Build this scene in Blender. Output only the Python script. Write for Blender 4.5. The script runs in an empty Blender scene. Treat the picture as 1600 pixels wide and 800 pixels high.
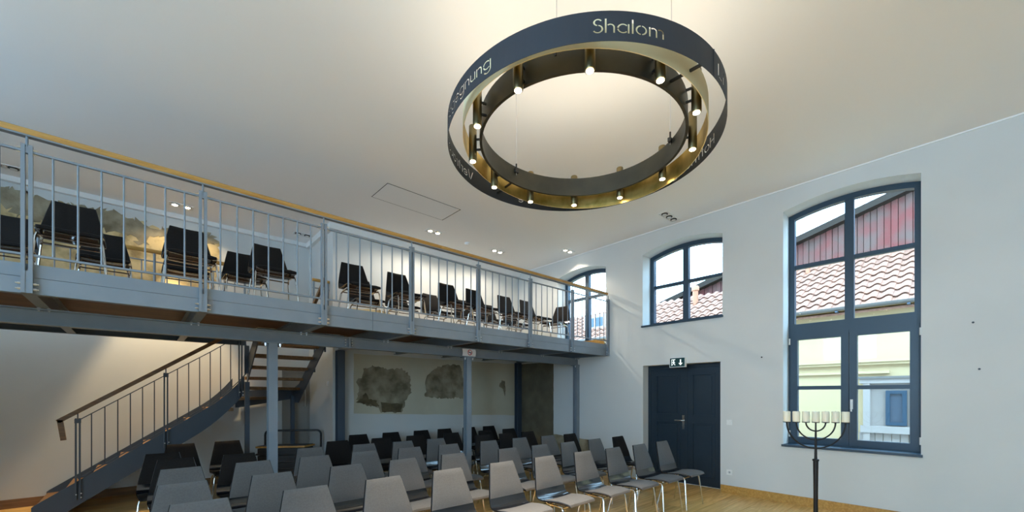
import bpy, bmesh, math, random
from mathutils import Vector, Matrix
from mathutils.geometry import tessellate_polygon
R = math.radians
random.seed(7)
sc = bpy.context.scene
COL = sc.collection

# ------------------------------------------------------------------ camera, world, exposure
cam = bpy.data.cameras.new('camera'); camo = bpy.data.objects.new('camera', cam); COL.objects.link(camo)
camo.location = (0, 0, 1.52); camo.rotation_euler = (R(90), 0, R(-42.093))
cam.sensor_width = 36; cam.sensor_fit = 'HORIZONTAL'; cam.lens = 645 / 1600 * 36
cam.shift_y = 217 / 1600; cam.clip_start = .05; cam.clip_end = 200
sc.camera = camo
w = bpy.data.worlds.new('overcast_sky'); sc.world = w; w.use_nodes = True
bg = w.node_tree.nodes['Background']
bg.inputs[0].default_value = (.46, .73, 1.0, 1); bg.inputs[1].default_value = 8.4
sc.view_settings.view_transform = 'Standard'; sc.view_settings.look = 'None'
sc.view_settings.gamma = 1; sc.view_settings.use_curve_mapping = False
sc.view_settings.exposure = 0.68
sc.cycles.max_bounces = 10; sc.cycles.diffuse_bounces = 6; sc.cycles.sample_clamp_indirect = 4
WARM = (1.0, .87, .68)

def portal(loc, rot, sx, sy):
    l = bpy.data.lights.new('window_portal', 'AREA'); l.shape = 'RECTANGLE'; l.size = sx; l.size_y = sy
    l.cycles.is_portal = True
    o = bpy.data.objects.new('window_portal', l); COL.objects.link(o); o.location = loc; o.rotation_euler = rot
def spot(loc, energy, angle, up=False, color=WARM, blend=.6, size=.03, name='lamp_light', parent=None):
    l = bpy.data.lights.new(name, 'SPOT'); l.energy = energy; l.spot_size = R(angle); l.spot_blend = blend
    l.color = color; l.shadow_soft_size = size
    o = bpy.data.objects.new(name, l); COL.objects.link(o)
    if parent: o.parent = parent; o.location = Vector(loc) - wpos(parent)
    else: o.location = loc
    if up: o.rotation_euler = (math.pi, 0, 0)
    return o
# unseen windows added to the left wall for daylight; none behind the camera
XL, YF, YB, XR, ZC = -3.5, -3.6, 8.6, 6.77, 4.43
LW = [(-2.4, -1.0, .8, 4.1), (-.2, 1.2, .8, 4.1), (2.0, 3.4, 2.7, 4.1), (4.9, 6.3, 2.6, 4.15)]   # Y0, Y1, Z0, Z1
FW = []
for a, b, z0, z1 in LW: portal((XL - .2, (a + b) / 2, (z0 + z1) / 2), (0, R(-90), 0), z1 - z0, b - a)
for a, b in FW: portal(((a + b) / 2, YF - .2, 2.5), (R(90), 0, R(180)), b - a, 3.3)
portal((7.2, 1.07, 2.5), (0, R(90), 0), 3.4, 1.4)
portal((7.2, 3.27, 3.45), (0, R(90), 0), 1.4, 1.4)
portal((7.2, 5.4, 3.35), (0, R(90), 0), 1.7, 1.3)

# ------------------------------------------------------------------ materials
def mat(name, col, rough=.6, metal=0, noise=None, bump=0, bscale=40, spec=.5, coat=0, stretch=None):
    m = bpy.data.materials.new(name); m.use_nodes = True
    nt = m.node_tree; b = nt.nodes['Principled BSDF']
    b.inputs['Base Color'].default_value = (*col, 1); b.inputs['Roughness'].default_value = rough
    b.inputs['Metallic'].default_value = metal; b.inputs['Specular IOR Level'].default_value = spec
    if coat: b.inputs['Coat Weight'].default_value = coat
    tc = nt.nodes.new('ShaderNodeTexCoord')
    src = tc.outputs['Object']
    if stretch:
        mp = nt.nodes.new('ShaderNodeMapping'); mp.inputs['Scale'].default_value = stretch
        nt.links.new(src, mp.inputs[0]); src = mp.outputs[0]
    if noise:
        c2, scale, lo, hi = noise
        n = nt.nodes.new('ShaderNodeTexNoise'); n.inputs['Scale'].default_value = scale; n.inputs['Detail'].default_value = 6
        r = nt.nodes.new('ShaderNodeValToRGB'); r.color_ramp.elements[0].position = lo; r.color_ramp.elements[1].position = hi
        r.color_ramp.elements[0].color = (*col, 1); r.color_ramp.elements[1].color = (*c2, 1)
        nt.links.new(src, n.inputs[0]); nt.links.new(n.outputs[0], r.inputs[0]); nt.links.new(r.outputs[0], b.inputs['Base Color'])
    if bump:
        n2 = nt.nodes.new('ShaderNodeTexNoise'); n2.inputs['Scale'].default_value = bscale; n2.inputs['Detail'].default_value = 4
        bp = nt.nodes.new('ShaderNodeBump'); bp.inputs['Strength'].default_value = bump; bp.inputs['Distance'].default_value = .01
        nt.links.new(src, n2.inputs[0]); nt.links.new(n2.outputs[0], bp.inputs['Height']); nt.links.new(bp.outputs[0], b.inputs['Normal'])
    return m
def wood(name, c1, c2, axis_scale, rough=.45, per_object=.25):
    m = bpy.data.materials.new(name); m.use_nodes = True; nt = m.node_tree; b = nt.nodes['Principled BSDF']
    b.inputs['Roughness'].default_value = rough
    tc = nt.nodes.new('ShaderNodeTexCoord'); mp = nt.nodes.new('ShaderNodeMapping'); mp.inputs['Scale'].default_value = axis_scale
    oi = nt.nodes.new('ShaderNodeObjectInfo')
    ml = nt.nodes.new('ShaderNodeMath'); ml.operation = 'MULTIPLY'; ml.inputs[1].default_value = 57
    add = nt.nodes.new('ShaderNodeVectorMath'); add.operation = 'ADD'
    nt.links.new(tc.outputs['Object'], add.inputs[0]); nt.links.new(oi.outputs['Random'], ml.inputs[0]); nt.links.new(ml.outputs[0], add.inputs[1])
    nt.links.new(add.outputs[0], mp.inputs[0])
    n = nt.nodes.new('ShaderNodeTexNoise'); n.inputs['Scale'].default_value = 3; n.inputs['Detail'].default_value = 8; n.inputs['Distortion'].default_value = .6
    nt.links.new(mp.outputs[0], n.inputs[0])
    r = nt.nodes.new('ShaderNodeValToRGB'); r.color_ramp.elements[0].position = .35; r.color_ramp.elements[1].position = .68
    r.color_ramp.elements[0].color = (*c1, 1); r.color_ramp.elements[1].color = (*c2, 1)
    nt.links.new(n.outputs[0], r.inputs[0])
    hs = nt.nodes.new('ShaderNodeHueSaturation')
    mr = nt.nodes.new('ShaderNodeMapRange'); mr.inputs[3].default_value = 1 - per_object; mr.inputs[4].default_value = 1 + per_object
    nt.links.new(oi.outputs['Random'], mr.inputs[0]); nt.links.new(mr.outputs[0], hs.inputs['Value'])
    nt.links.new(r.outputs[0], hs.inputs['Color']); nt.links.new(hs.outputs[0], b.inputs['Base Color'])
    return m
def emis(name, col, strength):
    m = bpy.data.materials.new(name); m.use_nodes = True; b = m.node_tree.nodes['Principled BSDF']
    b.inputs['Base Color'].default_value = (*col, 1); b.inputs['Emission Color'].default_value = (*col, 1)
    b.inputs['Emission Strength'].default_value = strength
    return m
def glass_mat():
    m = bpy.data.materials.new('window_glass'); m.use_nodes = True; nt = m.node_tree
    nt.nodes.remove(nt.nodes['Principled BSDF']); out = nt.nodes['Material Output']
    t = nt.nodes.new('ShaderNodeBsdfTransparent'); g = nt.nodes.new('ShaderNodeBsdfGlossy'); g.inputs['Roughness'].default_value = .02
    mx = nt.nodes.new('ShaderNodeMixShader'); mx.inputs[0].default_value = .02
    t.inputs[0].default_value = (.95, .98, .98, 1)
    nt.links.new(t.outputs[0], mx.inputs[1]); nt.links.new(g.outputs[0], mx.inputs[2]); nt.links.new(mx.outputs[0], out.inputs[0])
    return m
M = dict(
    wall=mat('wall_paint', (.67, .68, .665), .85, noise=((.635, .65, .64), 1.3, .4, .7), bump=.06, bscale=18),
    ceil=mat('ceiling_paint', (.92, .92, .91), .9),
    white=mat('white_plastic', (.82, .82, .8), .4),
    steel=mat('blue_grey_steel_paint', (.192, .226, .262), .42, noise=((.207, .241, .277), 6, .4, .6)),
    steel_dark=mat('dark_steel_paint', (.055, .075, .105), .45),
    frame=mat('navy_window_paint', (.020, .048, .080), .4),
    door=mat('navy_door_paint', (.012, .025, .040), .42),
    chrome=mat('chrome', (.75, .75, .74), .14, 1),
    bolt=mat('zinc_bolt', (.7, .7, .72), .3, 1),
    oak=wood('oak_rail', (.42, .205, .04), (.58, .33, .085), (1, 14, 14), .4, .08),
    oakdark=wood('oak_stained_handrail', (.16, .075, .025), (.26, .13, .045), (1, 14, 14), .4, .08),
    floor=wood('oak_floorboard', (.55, .31, .085), (.80, .52, .20), (1.2, 12, 12), .38, .16),
    underfloor=mat('dark_joint', (.06, .04, .02), .8),
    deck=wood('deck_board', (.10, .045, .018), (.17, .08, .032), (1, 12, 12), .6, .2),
    tread=wood('stair_tread', (.15, .075, .026), (.24, .125, .045), (12, 12, 12), .5, .1),
    fabric=mat('grey_fabric', (.093, .091, .092), .85, noise=((.11, .108, .109), 90, .35, .65), bump=.25, bscale=350),
    black_fabric=mat('black_fabric', (.010, .008, .007), .75, noise=((.014, .011, .010), 90, .35, .65), bump=.2, bscale=350, spec=.2),
    shell=mat('black_laminate', (.008, .009, .012), .12, spec=.8),
    black=mat('black_metal', (.015, .015, .016), .4),
    ring=mat('slate_ring_coat', (.014, .020, .030), .55, 0),
    innerring=mat('dark_bronze', (.055, .053, .042), .42, .6, noise=((.08, .075, .055), 5, .35, .65)),
    gold=mat('gold_leaf', (.75, .54, .17), .36, .9, noise=((.45, .30, .06), 7, .45, .7), bump=.15, bscale=9),
    goldpaint=mat('pale_gold_paint', (.84, .74, .46), .55, 0),
    brass=mat('aged_brass', (.20, .155, .075), .3, .9),
    bulb=emis('lamp_lens', (1, .82, .55), 14),
    downbulb=emis('downlight_lens', (1, .88, .66), 14),
    plaster=mat('exposed_plaster', (.38, .33, .23), .9, noise=((.17, .135, .08), 4.5, .38, .66), bump=.8, bscale=14),
    plaster_pale=mat('pale_old_plaster', (.62, .58, .45), .9, noise=((.54, .49, .36), 1.6, .35, .7), bump=.3, bscale=10),
    plaster_dark=mat('dark_old_masonry', (.17, .13, .07), .95, noise=((.07, .055, .03), 6, .35, .65), bump=.8, bscale=20),
    mural=mat('weathered_plaster', (.68, .54, .29), .9, noise=((.28, .20, .09), 4.2, .46, .68), bump=.6, bscale=10),
    plaster_brown=mat('brown_plaster', (.115, .095, .062), .9, noise=((.19, .155, .095), 2.5, .4, .7), bump=.4, bscale=12),
    candle=mat('candle_wax', (.82, .78, .62), .5),
    iron=mat('wrought_iron', (.012, .012, .013), .5, .3),
    glass=glass_mat(),
    verge=mat('dark_roof_edge', (.03, .024, .02), .95, spec=.05),
    reddish=mat('faded_red_boards', (.12, .022, .018), .85, noise=((.085, .048, .038), 2.2, .38, .62), bump=.2),
    tile=wood('clay_roof_tile', (.20, .085, .050), (.29, .145, .095), (6, 6, 6), .8, .16),
    yellow=mat('pale_yellow_render', (.52, .38, .21), .9),
    zinc=mat('zinc_gutter', (.16, .14, .125), .5, .2),
    pale_blue=mat('pale_grey_blue_paint', (.33, .28, .25), .6),
    ground=mat('yard_paving', (.25, .22, .19), .9),
    terracotta=mat('terracotta_pipe', (.34, .14, .075), .8),
    signgreen=mat('exit_sign_green', (.004, .05, .05), .4),
    signwhite=emis('exit_sign_white', (.9, .95, .92), .5),
    red=mat('sign_red', (.55, .05, .06), .5),
    paper=mat('sign_paper', (.8, .78, .8), .6),
    greydoor=mat('taupe_door', (.30, .28, .25), .6),
)

# ------------------------------------------------------------------ helpers
def wpos(o):
    p = Vector((0, 0, 0))
    while o: p += o.location; o = o.parent
    return p
def link(name, me, m, parent=None):
    o = bpy.data.objects.new(name, me); COL.objects.link(o)
    ms = m if isinstance(m, (list, tuple)) else [m]
    if len(me.materials) == 0:
        for x in ms: me.materials.append(x)
    if parent: o.parent = parent; o.location = -wpos(parent)
    return o
def tag(o, label=None, cat=None, group=None, kind=None):
    if label: o['label'] = label
    if cat: o['category'] = cat
    if group: o['group'] = group
    if kind: o['kind'] = kind
    return o
def thing(name, label, cat, loc=(0, 0, 0), group=None, rz=0):
    o = bpy.data.objects.new(name, None); COL.objects.link(o); o.location = loc; o.rotation_euler.z = rz
    o.empty_display_size = .1
    return tag(o, label, cat, group)
class MB:
    def __init__(s): s.v = []; s.f = []; s.mi = []; s.cur = 0
    def add(s, vs, fs):
        n = len(s.v); s.v += [tuple(x) for x in vs]
        for f in fs: s.f.append([i + n for i in f]); s.mi.append(s.cur)
        return s
    def box(s, a, b):
        (x0, y0, z0), (x1, y1, z1) = a, b
        vs = [(x0, y0, z0), (x1, y0, z0), (x1, y1, z0), (x0, y1, z0), (x0, y0, z1), (x1, y0, z1), (x1, y1, z1), (x0, y1, z1)]
        return s.add(vs, [(0, 3, 2, 1), (4, 5, 6, 7), (0, 1, 5, 4), (1, 2, 6, 5), (2, 3, 7, 6), (3, 0, 4, 7)])
    def tube(s, pts, r, n=8, cap=True):
        pts = [Vector(p) for p in pts]; rs = r if isinstance(r, (list, tuple)) else [r] * len(pts)
        T = []
        for i in range(len(pts)):
            a = pts[max(i - 1, 0)]; b = pts[min(i + 1, len(pts) - 1)]; T.append((b - a).normalized())
        up = Vector((0, 0, 1)) if abs(T[0].z) < .9 else Vector((1, 0, 0))
        U = (up - T[0] * up.dot(T[0])).normalized(); vs = []
        for i, p in enumerate(pts):
            U = (U - T[i] * U.dot(T[i])).normalized(); V = T[i].cross(U)
            for k in range(n):
                a = 2 * math.pi * k / n + math.pi / n
                vs.append(p + (U * math.cos(a) + V * math.sin(a)) * rs[i])
        fs = []
        for i in range(len(pts) - 1):
            for k in range(n): fs.append((i * n + k, i * n + (k + 1) % n, (i + 1) * n + (k + 1) % n, (i + 1) * n + k))
        if cap: fs.append(tuple(range(n - 1, -1, -1))); fs.append(tuple(range((len(pts) - 1) * n, len(pts) * n)))
        return s.add(vs, fs)
    def bar(s, p, q, wd, ht, side=None):          # rectangular bar from p to q, wd along side, ht across
        p, q = Vector(p), Vector(q); t = (q - p).normalized()
        sd = Vector(side) if side else (Vector((0, 0, 1)).cross(t) if abs(t.z) < .99 else Vector((1, 0, 0)))
        sd = (sd - t * sd.dot(t)).normalized(); u = t.cross(sd)
        vs = []
        for c in (p, q):
            for a, b in ((-1, -1), (1, -1), (1, 1), (-1, 1)): vs.append(c + sd * a * wd / 2 + u * b * ht / 2)
        return s.add(vs, [(0, 3, 2, 1), (4, 5, 6, 7), (0, 1, 5, 4), (1, 2, 6, 5), (2, 3, 7, 6), (3, 0, 4, 7)])
    def lathe(s, prof, c=(0, 0, 0), n=20):
        vs = []; fs = []
        for r, z in prof:
            for k in range(n):
                a = 2 * math.pi * k / n; vs.append((c[0] + r * math.cos(a), c[1] + r * math.sin(a), c[2] + z))
        for i in range(len(prof) - 1):
            for k in range(n): fs.append((i * n + k, i * n + (k + 1) % n, (i + 1) * n + (k + 1) % n, (i + 1) * n + k))
        fs.append(tuple(range(n - 1, -1, -1))); fs.append(tuple(range((len(prof) - 1) * n, len(prof) * n)))
        return s.add(vs, fs)
    def plate(s, poly, holes, fn, d0, d1):        # filled 2-D outline with holes, given thickness by fn(a, b, d)
        loops = [poly] + list(holes); flat = [p for l in loops for p in l]
        tris = tessellate_polygon([[Vector((a, b, 0)) for a, b in l] for l in loops])
        N = len(flat); vs = [fn(a, b, d0) for a, b in flat] + [fn(a, b, d1) for a, b in flat]
        fs = [t for t in tris] + [tuple(i + N for i in reversed(t)) for t in tris]
        n = 0
        for l in loops:
            for i in range(len(l)):
                j = (i + 1) % len(l); fs.append((n + i, n + j, N + n + j, N + n + i))
            n += len(l)
        return s.add(vs, fs)
    def grid(s, rows):                             # closed loops of equal length, capped
        n = len(rows[0]); vs = [p for r in rows for p in r]; fs = []
        for i in range(len(rows) - 1):
            for k in range(n): fs.append((i * n + k, i * n + (k + 1) % n, (i + 1) * n + (k + 1) % n, (i + 1) * n + k))
        fs.append(tuple(range(n - 1, -1, -1))); fs.append(tuple(range((len(rows) - 1) * n, len(rows) * n)))
        return s.add(vs, fs)
    def mesh(s, name, smooth=False, recalc=True):
        me = bpy.data.meshes.new(name); me.from_pydata(s.v, [], s.f)
        for p, i in zip(me.polygons, s.mi): p.material_index = i
        if recalc:
            bm = bmesh.new(); bm.from_mesh(me); bmesh.ops.recalc_face_normals(bm, faces=bm.faces); bm.to_mesh(me); bm.free()
        if smooth:
            for p in me.polygons: p.use_smooth = True
            me.set_sharp_from_angle(angle=R(40))
        me.update(); return me
    def build(s, name, m, parent=None, smooth=False): return link(name, s.mesh(name, smooth), m, parent)
def structure(o): o['kind'] = 'structure'; return o
yz = lambda a, b, d: (d, a, b)      # outline in (Y, Z), depth along X
xz = lambda a, b, d: (a, d, b)      # outline in (X, Z), depth along Y
xy = lambda a, b, d: (a, b, d)

def ragged(poly, step=.06, amp=.025, seed=1):
    rnd = random.Random(seed); out = []
    for i in range(len(poly)):
        a = Vector(poly[i]); b = Vector(poly[(i + 1) % len(poly)]); n = max(1, int((b - a).length / step))
        for k in range(n):
            p = a.lerp(b, k / n); out.append((p.x + rnd.uniform(-amp, amp), p.y + rnd.uniform(-amp, amp)))
    return out

# ------------------------------------------------------------------ room shell
def arch(y0, y1, z0, zs, rise, n=14):
    c = (y0 + y1) / 2; h = (y1 - y0) / 2
    if rise <= 0: return [(y0, z0), (y1, z0), (y1, zs), (y0, zs)]
    rad = (h * h + rise * rise) / (2 * rise); cz = zs + rise - rad
    pts = [(y0, z0), (y1, z0)]
    a0 = math.atan2(zs - cz, h)
    for i in range(n + 1):
        a = a0 + (math.pi - 2 * a0) * i / n; pts.append((c + rad * math.cos(a), cz + rad * math.sin(a)))
    return pts
W1 = (.375, 1.765, .82, 4.11, .10); W2 = (2.585, 3.965, 2.765, 4.05, .11); W3 = (4.76, 6.02, 2.50, 4.03, .11)
DOOR = (2.615, 3.955, 0, 2.045)
b = MB()
door_notch = [(YF - .4, 0), (DOOR[0], 0), (DOOR[0], DOOR[3]), (DOOR[1], DOOR[3]), (DOOR[1], 0), (YB + .4, 0), (YB + .4, ZC), (YF - .4, ZC)]
b.plate(door_notch, [arch(*W1), arch(*W2), arch(*W3)], yz, XR, XR + .42)
wall_right = structure(b.build('wall_right', M['wall']))
b = MB(); b.plate([(XL - .4, 0), (XR + .42, 0), (XR + .42, ZC), (XL - .4, ZC)], [[(x0, .8), (x1, .8), (x1, 4.1), (x0, 4.1)] for x0, x1 in FW], xz, YF - .4, YF)
structure(b.build('wall_front', M['wall']))
b = MB(); b.plate([(YF, 0), (YB, 0), (YB, ZC), (YF, ZC)], [[(a, z0), (c, z0), (c, z1), (a, z1)] for a, c, z0, z1 in LW], yz, XL - .4, XL)
structure(b.build('wall_left', M['wall']))
b = MB(); b.box((XL - .4, YB, 0), (2.45, YB + .3, ZC)); wall_back_left = structure(b.build('wall_back_left', M['wall']))
b = MB(); b.box((2.45, 7.27, 0), (XR, YB + .3, ZC)); wall_back = structure(b.build('wall_back', M['wall']))
b = MB(); b.box((XL - .4, YF - .4, ZC), (XR + .42, YB + .4, ZC + .2)); ceiling = structure(b.build('ceiling', M['ceil']))
b = MB(); b.box((XL - .4, YF - .4, -.12), (XR + .42, YB + .4, -.022)); floor = structure(b.build('floor', M['underfloor']))
# floor boards
pm = MB().box((0, .002, -.022), (1, .198, 0)).mesh('floorboard'); pm.materials.append(M['floor'])
y = YF; row = 0
while y < YB - .01:
    x = XL; first = True
    xmax = XR if y < 7.2 else 2.45
    if 2.62 < y + .1 < 3.95: xmax = XR + .19
    while x < xmax - .01:
        L = 2.4 if not first else .7 + (row * 1.13) % 1.7
        if xmax - (x + L) < .5: L = xmax - x
        L = min(L, xmax - x)
        o = bpy.data.objects.new('plank', pm); COL.objects.link(o); o.parent = floor
        o.location = (x + .001, y, 0); o.scale = (L - .002, min(1, (YB - y) / .2), 1); x += L; first = False
    y += .2; row += 1
# baseboards, cornices
b = MB(); b.box((XR - .022, YF, 0), (XR, DOOR[0] - .01, .12)); structure(b.build('baseboard_right', M['oak']))
b = MB(); b.box((XL, YB - .02, 0), (2.0, YB, .12)); structure(b.build('baseboard_back', M['oakdark']))
b = MB(); b.box((XR - .02, 4.79, 2.50), (XR, 7.27, 2.62)); structure(b.build('baseboard_gallery', M['oak']))
b = MB(); b.box((XL, YB - .07, ZC - .07), (2.45, YB, ZC)); structure(b.build('trim_1', M['white']))
b = MB(); b.box((2.38, 7.20, ZC - .10), (XR, 7.2705, ZC)); b.box((2.38, 7.271, ZC - .10), (2.449, 8.53, ZC)); structure(b.build('trim_2', M['white']))
b = MB(); b.box((XR - .012, YF, ZC - .014), (XR, 7.2, ZC)); structure(b.build('trim_3', M['ceil']))

# exposed plaster areas (parts of the walls)
def patch(poly, m, fn, d0, d1, parent, seed, amp=.02, step=.05, label=None):
    b = MB(); b.plate(ragged(poly, step, amp, seed), [], fn, d0, d1); o = b.build('plaster_patch', m, parent)
    if label: o['label'] = label
    return o
fb = 7.27
b = MB(); b.plate(ragged([(2.81, 1.19), (6.75, 1.03), (6.75, 2.25), (2.81, 2.25)], .2, .006, 3), [], xz, fb - .004, fb + .01); b.build('plaster_patch', M['plaster_pale'], wall_back)
patch([(2.84, 1.42), (3.05, 1.33), (3.25, 1.30), (3.32, 1.20), (3.72, 1.19), (3.78, 1.36), (3.92, 1.55), (3.90, 1.9), (3.72, 2.02), (3.45, 1.99), (3.18, 2.05), (2.98, 1.98), (2.96, 1.82), (2.86, 1.78), (2.90, 1.6)], M['plaster'], xz, fb - .010, fb + .01, wall_back, 5, .022, .035)
patch([(3.32, 1.20), (3.70, 1.19), (3.74, 1.35), (3.30, 1.38)], M['plaster_dark'], xz, fb - .014, fb + .01, wall_back, 6, .012)
patch([(2.85, 1.40), (3.28, 1.30), (3.22, 1.42), (3.08, 1.44), (3.02, 1.55), (2.94, 1.46)], M['plaster_dark'], xz, fb - .014, fb + .01, wall_back, 7, .02, .03)
patch([(4.23, 1.48), (4.26, 1.86), (4.45, 2.06), (4.75, 2.14), (5.06, 2.16), (5.12, 2.0), (5.18, 1.8), (5.2, 1.46), (4.7, 1.45)], M['plaster'], xz, fb - .010, fb + .01, wall_back, 8, .022, .035)
patch([(6.16, 1.72), (6.24, 1.86), (6.33, 1.84), (6.36, 1.62), (6.34, 1.5), (6.28, 1.66)], M['plaster'], xz, fb - .010, fb + .01, wall_back, 9, .012, .04)
patch([(2.6, 2.6), (3.7, 2.6), (3.65, 3.02), (3.3, 3.08), (2.7, 3.04)], M['mural'], xz, fb - .006, fb + .01, wall_back, 10, .015)
# big weathered patch on the rear wall above the gallery
patch([(-2.6, 2.55), (1.12, 2.55), (1.15, 2.9), (.9, 3.2), (.98, 3.55), (1.02, 4.12), (.9, 4.24), (.2, 4.16), (-.3, 4.25), (-.9, 4.22), (-1.3, 4.27), (-2.6, 4.24)], M['mural'], xz, YB - .006, YB + .01, wall_back_left, 11, .035, .035)
patch([(-2.6, 4.10), (-1.3, 4.02), (-1.1, 3.88), (-.95, 3.9), (-.75, 4.06), (-.45, 3.96), (-.1, 3.98), (.0, 3.86), (.2, 4.0), (.5, 4.1), (.8, 4.06), (1.0, 4.12), (.9, 4.23), (.2, 4.17), (-.3, 4.27), (-.9, 4.24), (-1.3, 4.29), (-2.6, 4.25)], M['plaster'], xz, YB - .012, YB + .01, wall_back_left, 12, .05, .03)
patch([(1.3, 2.6), (1.95, 2.6), (1.9, 2.85), (1.5, 2.95), (1.3, 2.8)], M['mural'], xz, YB - .006, YB + .01, wall_back_left, 13, .02)
# brown plaster on the window wall under the gallery
patch([(6.13, .02), (7.25, .02), (7.25, 2.25), (6.13, 2.25)], M['plaster_brown'], yz, XR - .006, XR + .01, wall_right, 14, .004, .1)
patch([(4.88, .02), (6.14, .02), (6.14, .66), (4.93, .60), (4.86, .56)], M['plaster'], yz, XR - .005, XR + .01, wall_right, 15, .006, .1)

# ------------------------------------------------------------------ windows
def frame_band(poly, t):      # inner outline of an outline, inset by t (convex)
    P = [Vector(p) for p in poly]; n = len(P); out = []
    for i in range(n):
        a, p, c = P[i - 1], P[i], P[(i + 1) % n]
        d1 = (p - a).normalized(); d2 = (c - p).normalized(); n1 = Vector((-d1.y, d1.x)); n2 = Vector((-d2.y, d2.x))
        k = (n1 + n2); k = k / max(.2, k.dot(n1)); out.append(tuple(p + k * t))
    return out
def clip_arch(poly, lo, hi):  # keep lo < Y < hi of an arch outline
    def cut(P, f):
        out = []
        for i in range(len(P)):
            a, c = P[i], P[(i + 1) % len(P)]; fa, fc = f(a), f(c)
            if fa >= 0: out.append(a)
            if fa * fc < 0: t = fa / (fa - fc); out.append((a[0] + (c[0] - a[0]) * t, a[1] + (c[1] - a[1]) * t))
        return out
    return cut(cut(poly, lambda p: p[0] - lo), lambda p: hi - p[0])
XW = 7.04
def window(idx, W, mulls, transom=None, muntin=None, lower=None):
    y0, y1, z0, zs, rise = W; outer = arch(*W)
    win = bpy.data.objects.new('window_%d' % idx, None); COL.objects.link(win); win.location = (XW, (y0 + y1) / 2, z0); structure(win)
    inner = frame_band(outer, .072)
    b = MB(); b.plate(outer, [inner], yz, XW, XW + .09); b.build('window_frame', M['frame'], win)
    ym = mulls
    top0 = transom if transom else z0 + .06
    b = MB(); b.box((XW + .005, ym - .048, top0), (XW + .085, ym + .048, zs + rise - .05)); b.build('mullion', M['frame'], win)
    if transom:
        b = MB(); b.box((XW - .01, y0 + .05, transom - .11), (XW + .085, y1 - .05, transom + .075)); b.build('transom', M['frame'], win)
    for lo, hi in ((y0 + .06, ym - .04), (ym + .04, y1 - .06)):
        b = MB(); b.box((XW + .012, lo, muntin - .028), (XW + .07, hi, muntin + .028)); b.build('muntin', M['frame'], win)
        P = clip_arch(inner, lo, hi)
        lowz = (transom or z0 + .07)
        def cutz(P, z, keep_above):
            out = []
            for i in range(len(P)):
                a, c = P[i], P[(i + 1) % len(P)]; fa, fc = (a[1] - z), (c[1] - z)
                if not keep_above: fa, fc = -fa, -fc
                if fa >= 0: out.append(a)
                if fa * fc < 0: t = fa / (fa - fc); out.append((a[0] + (c[0] - a[0]) * t, a[1] + (c[1] - a[1]) * t))
            return out
        up = cutz(P, muntin, True); dn = cutz(cutz(P, muntin, False), lowz, True)
        for q in (up, dn):
            b = MB(); b.plate(q, [], yz, XW + .04, XW + .046); b.build('pane', M['glass'], win)
    if lower:                                     # two opening sashes below the transom
        zl0, zl1 = z0 + .02, transom - .07
        for k, (lo, hi) in enumerate(((y0 + .03, ym - .003), (ym + .003, y1 - .03))):
            o = [(lo, zl0), (hi, zl0), (hi, zl1), (lo, zl1)]; i_ = [(lo + .082, zl0 + .082), (hi - .082, zl0 + .082), (hi - .082, zl1 - .082), (lo + .082, zl1 - .082)]
            b = MB(); b.plate(o, [i_], yz, XW - .022, XW + .06); sash = b.build('sash', M['frame'], win)
            b = MB(); b.box((XW - .005, lo + .07, lower - .026), (XW + .05, hi - .07, lower + .026)); b.build('muntin', M['frame'], sash)
            for za, zb in ((zl0 + .08, lower - .02), (lower + .02, zl1 - .08)):
                b = MB(); b.box((XW + .02, lo + .078, za), (XW + .026, hi - .078, zb)); b.build('pane', M['glass'], sash)
            for zz in (zl0 + .12, zl1 - .1):
                yy = lo - .012 if k == 0 else hi + .012
                b = MB(); b.tube([(XW - .028, yy, zz - .045), (XW - .028, yy, zz + .045)], .011, 8); b.build('hinge', M['white'], sash)
            if k == 0:
                b = MB(); b.box((XW - .032, hi - .04, 1.33), (XW - .022, hi - .012, 1.46)); b.bar((XW - .05, hi - .026, 1.42), (XW - .05, hi - .026, 1.30), .02, .014)
                b.tube([(XW - .022, hi - .026, 1.42), (XW - .056, hi - .026, 1.42)], .009, 8); b.build('handle', M['white'], sash)
    b = MB(); b.box((XR - .03, y0 - .015, z0 - .028), (XW, y1 + .015, z0 + .002)); b.build('window_sill', M['frame'], win)
    return win
window(1, W1, 1.073, transom=2.46, muntin=3.36, lower=1.62)
window(2, W2, 3.30, muntin=3.49)
window(3, W3, 5.43, muntin=3.58)

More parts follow.
